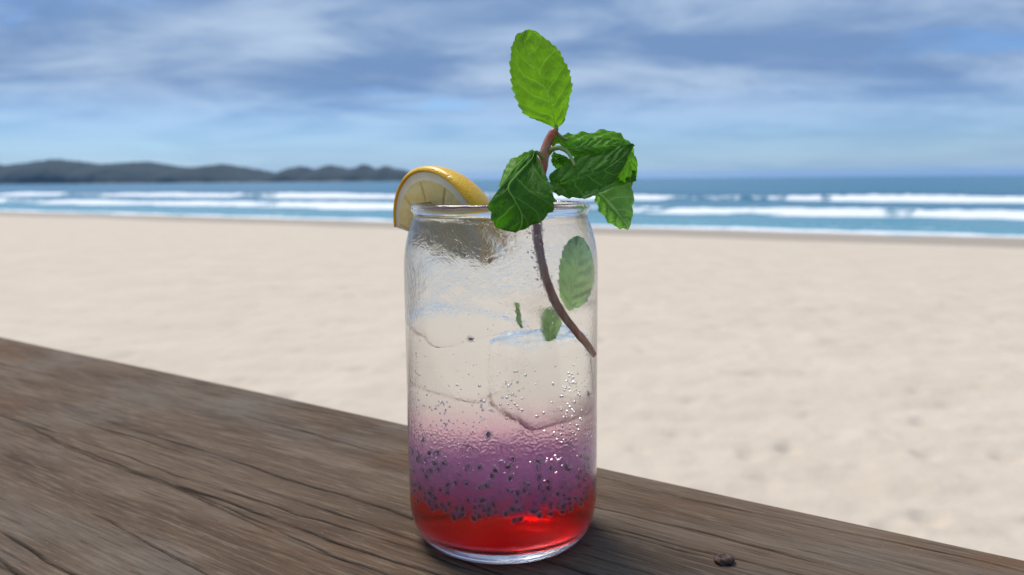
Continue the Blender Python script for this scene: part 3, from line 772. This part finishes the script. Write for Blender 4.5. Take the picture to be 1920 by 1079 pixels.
leaf(rows([((999, 282, -.0130), (1001, 283, -.0140), (1003, 285, -.0150)),
           ((978, 289, -.0150), (985, 296, -.0190), (994, 303, -.0220)),
           ((954, 303, -.0190), (966, 315, -.0270), (978, 327, -.0310)),
           ((943, 324, -.0240), (952, 333, -.0330), (962, 345, -.0370)),
           ((933, 349, -.0320), (938, 352, -.0360), (944, 354, -.0385))]), m_mid, 'lighter green flap folded back behind the front leaf', seed=12, nu=80, nv=41, teeth=6, quilt=0.0005, nside=4)
leaf(rows([((1046, 257, -.0040), (1047, 262, -.0050), (1048, 270, -.0060)),
           ((1070, 252, .0020), (1080, 266, -.0070), (1082, 300, -.0090)),
           ((1102, 251, .0040), (1116, 264, -.0060), (1118, 308, -.0090)),
           ((1146, 248, .0050), (1152, 270, -.0060), (1142, 320, -.0070)),
           ((1176, 266, .0050), (1176, 294, -.0030), (1158, 334, -.0050)),
           ((1191, 302, .0050), (1186, 318, .0000), (1172, 344, -.0020)),
           ((1193, 336, .0060), (1189, 342, .0050), (1184, 348, .0030))]), m_mid, 'mid green leaf arching right from the top of the stem', seed=3, teeth=13, quilt=0.0011)
leaf(rows([((1060, 280, -.0120), (1062, 284, -.0125), (1066, 288, -.0120)),
           ((1086, 268, -.0090), (1090, 278, -.0140), (1092, 292, -.0130)),
           ((1116, 262, -.0070), (1120, 274, -.0140), (1122, 290, -.0130)),
           ((1146, 262, -.0060), (1150, 272, -.0130), (1152, 284, -.0120)),
           ((1176, 268, -.0080), (1178, 271, -.0100), (1180, 275, -.0110))]), m_mid, 'crinkled green leaf folded over the broad dark leaf', seed=17, teeth=9, quilt=0.0010, nu=110, nv=61)
leaf(rows([((1120, 330, -.0010), (1122, 336, -.0020), (1126, 342, -.0010)),
           ((1140, 318, .0010), (1146, 336, -.0030), (1146, 356, .0000)),
           ((1162, 310, .0020), (1166, 332, -.0020), (1166, 356, .0000)),
           ((1180, 308, .0030), (1182, 328, .0000), (1180, 350, .0010)),
           ((1192, 322, .0040), (1193, 328, .0040), (1191, 336, .0040))]), m_dark, 'shaded leaf at the right between the broad and hanging leaves', seed=19, teeth=8, quilt=0.0009, nu=90, nv=51)
leaf(rows([((1029, 333, -.0180), (1030, 338, -.0180), (1033, 344, -.0190)),
           ((1046, 319, -.0180), (1050, 342, -.0230), (1040, 362, -.0230)),
           ((1074, 300, -.0170), (1082, 334, -.0250), (1062, 371, -.0260)),
           ((1106, 291, -.0150), (1112, 324, -.0240), (1098, 370, -.0260)),
           ((1138, 285, -.0140), (1140, 311, -.0210), (1134, 354, -.0240)),
           ((1164, 276, -.0130), (1164, 294, -.0180), (1160, 330, -.0200)),
           ((1182, 271, -.0130), (1183, 274, -.0140), (1178, 292, -.0150)),
           ((1187, 270, -.0130), (1188, 271, -.0130), (1187, 273, -.0130))]), m_dark, 'broad dark green leaf above the right side of the rim', seed=4, teeth=11, quilt=0.0007)
leaf(rows([((1112, 362, -.0030), (1116, 361, -.0040), (1122, 356, -.0030)),
           ((1113, 375, -.0020), (1127, 366, -.0080), (1152, 340, -.0030)),
           ((1119, 390, -.0020), (1139, 378, -.0100), (1180, 342, -.0020)),
           ((1130, 407, -.0030), (1152, 393, -.0110), (1190, 364, -.0030)),
           ((1144, 421, -.0050), (1164, 408, -.0110), (1190, 390, -.0040)),
           ((1162, 430, -.0070), (1173, 420, -.0100), (1187, 410, -.0060)),
           ((1174, 430, -.0080), (1177, 430, -.0080), (1180, 427, -.0080))]), m_pale, 'pale veined underside of the leaf hanging beside the rim on the right', seed=5, teeth=9, tooth=0.05, quilt=0.0008, nside=5)
leaf(rows([((1084, 370, -.0262), (1085, 372, -.0268), (1088, 373, -.0266)),
           ((1104, 361, -.0262), (1106, 365, -.0275), (1109, 369, -.0268)),
           ((1126, 352, -.0245), (1129, 356, -.0260), (1131, 360, -.0250)),
           ((1148, 342, -.0215), (1150, 344, -.0222), (1151, 347, -.0218))]), m_pale, 'narrow pale rolled edge of the broad dark leaf', seed=15, nu=50, nv=21, teeth=5, quilt=0.0003, nside=4)
leaf(rows([((1034, 290, .0020), (1036, 288, .0010), (1038, 286, .0020)),
           ((1032, 302, .0020), (1042, 298, -.0010), (1052, 288, .0020)),
           ((1036, 312, .0020), (1050, 306, -.0010), (1064, 294, .0020)),
           ((1050, 318, .0020), (1060, 312, .0000), (1070, 304, .0020)),
           ((1066, 320, .0020), (1068, 318, .0020), (1070, 316, .0020))]), m_dark, 'small shaded leaf behind the petioles', seed=6, nu=50, nv=31, teeth=6)
leaf(rows([((1034, 272, -.0090), (1035, 274, -.0090), (1037, 275, -.0090)),
           ((1033, 266, -.0085), (1039, 267, -.0105), (1045, 270, -.0085)),
           ((1036, 260, -.0080), (1043, 261, -.0100), (1050, 264, -.0080)),
           ((1046, 257, -.0080), (1048, 258, -.0080), (1050, 259, -.0080))]), m_young, 'tiny young leaf at the node', seed=7, nu=30, nv=21, teeth=5)
# leaf under water, lying against the wall
def wl(px, py, dr=0.0):
    q = wall_pt(px, py); return (px, py, q.y + dr)
leaf(rows([(wl(1058, 580, .003), wl(1061, 583, .003), wl(1064, 582, .003)),
           (wl(1046, 556, .002), wl(1064, 556, .001), wl(1088, 570, .001)),
           (wl(1043, 520, .002), wl(1070, 522, .001), wl(1102, 540, .001)),
           (wl(1046, 486, .002), wl(1076, 488, .001), wl(1105, 505, .001)),
           (wl(1058, 456, .003), wl(1080, 460, .001), wl(1100, 472, .001)),
           (wl(1076, 444, .003), wl(1082, 445, .002), wl(1090, 448, .002))]), m_wetleaf, 'pale green leaf under water against the right wall of the glass', seed=8, teeth=13, quilt=0.0005, nside=8)
stem_px = [(1044, 244, -.0095), (1036, 250, -.0090), (1027, 266, -.0090), (1021, 288, -.0100), (1017, 315, -.0110), (1011, 350, -.0140), (1005, 390, -.0200), (1003, 425, -.0250), (1008, 470, -.0290), (1018, 515, -.0300), (1034, 558, -.0295), (1054, 592, -.0280), (1078, 622, -.0245), (1096, 645, -.0190), (1110, 664, -.0125)]
obj('stem', tube(catmull([at(*q) for q in stem_px], 90), [0.0012, 0.0015, 0.0018, 0.0018, 0.0018, 0.0016, 0.0016, 0.0016, 0.0017, 0.0016], 14, 0.22), m_stem, mint)
for k, pts in enumerate(([(1040, 246, -.0095), (1043, 242, -.0100), (1042, 234, -.0105)],
                         [(1030, 262, -.0090), (1040, 250, -.0085), (1050, 256, -.0060), (1064, 264, -.0055)],
                         [(1028, 288, -.0095), (1036, 280, -.0120), (1050, 278, -.0150), (1066, 288, -.0180), (1078, 312, -.0230)],
                         [(1020, 300, -.0105), (1012, 290, -.0140), (1004, 284, -.0160)])):
    obj('petiole', tube(catmull([at(*q) for q in pts], 24), [0.0010, 0.0008, 0.0005], 8), m_petiole, mint)
# scraps of leaf floating in the drink
for (cx, cy_, pts, lab) in ((971, 590, [((964, 566), (968, 565), (972, 568)), ((964, 580), (969, 581), (974, 580)), ((966, 600), (971, 598), (977, 598)), ((972, 614), (975, 614), (979, 613))], 'narrow torn green leaf scrap floating left of the mint stem'),
                            (1018, 605, [((1004, 575), (1012, 572), (1020, 570)), ((1000, 592), (1014, 590), (1030, 585)), ((1001, 612), (1016, 610), (1034, 604)), ((1006, 634), (1014, 636), (1024, 632))], 'broad faint green leaf scrap floating below the mint stem')):
    dY = -0.030 if cx < 1000 else -0.012
    lf = leaf([tuple((a, b, dY + (0.001 if i != 1 else 0)) for i, (a, b) in enumerate(r_)) for r_ in pts], m_wetleaf, None, nu=30, nv=15, teeth=5, name='leaf_scrap')
    lf.parent = None; tag(lf, lab, 'leaf')

# ------------------------------------------------------------------ sea air
m_haze, nt, o = new_mat('haze')
v = N(nt, 'ShaderNodeVolumePrincipled'); v.inputs['Color'].default_value = (0.34, 0.60, 1.0, 1); v.inputs['Density'].default_value = 0.00007; v.inputs['Anisotropy'].default_value = 0.2
nt.links.new(v.outputs[0], o.inputs['Volume'])
bm = bmesh.new(); bmesh.ops.create_cube(bm, size=1)
for q in bm.verts: q.co = Vector((q.co.x * 30000, q.co.y * 30000, 0.0 + (75 if q.co.z > 0 else -12)))
me = bpy.data.meshes.new('haze'); bm.to_mesh(me); bm.free()
struct(obj('haze', me, m_haze), 'stuff')
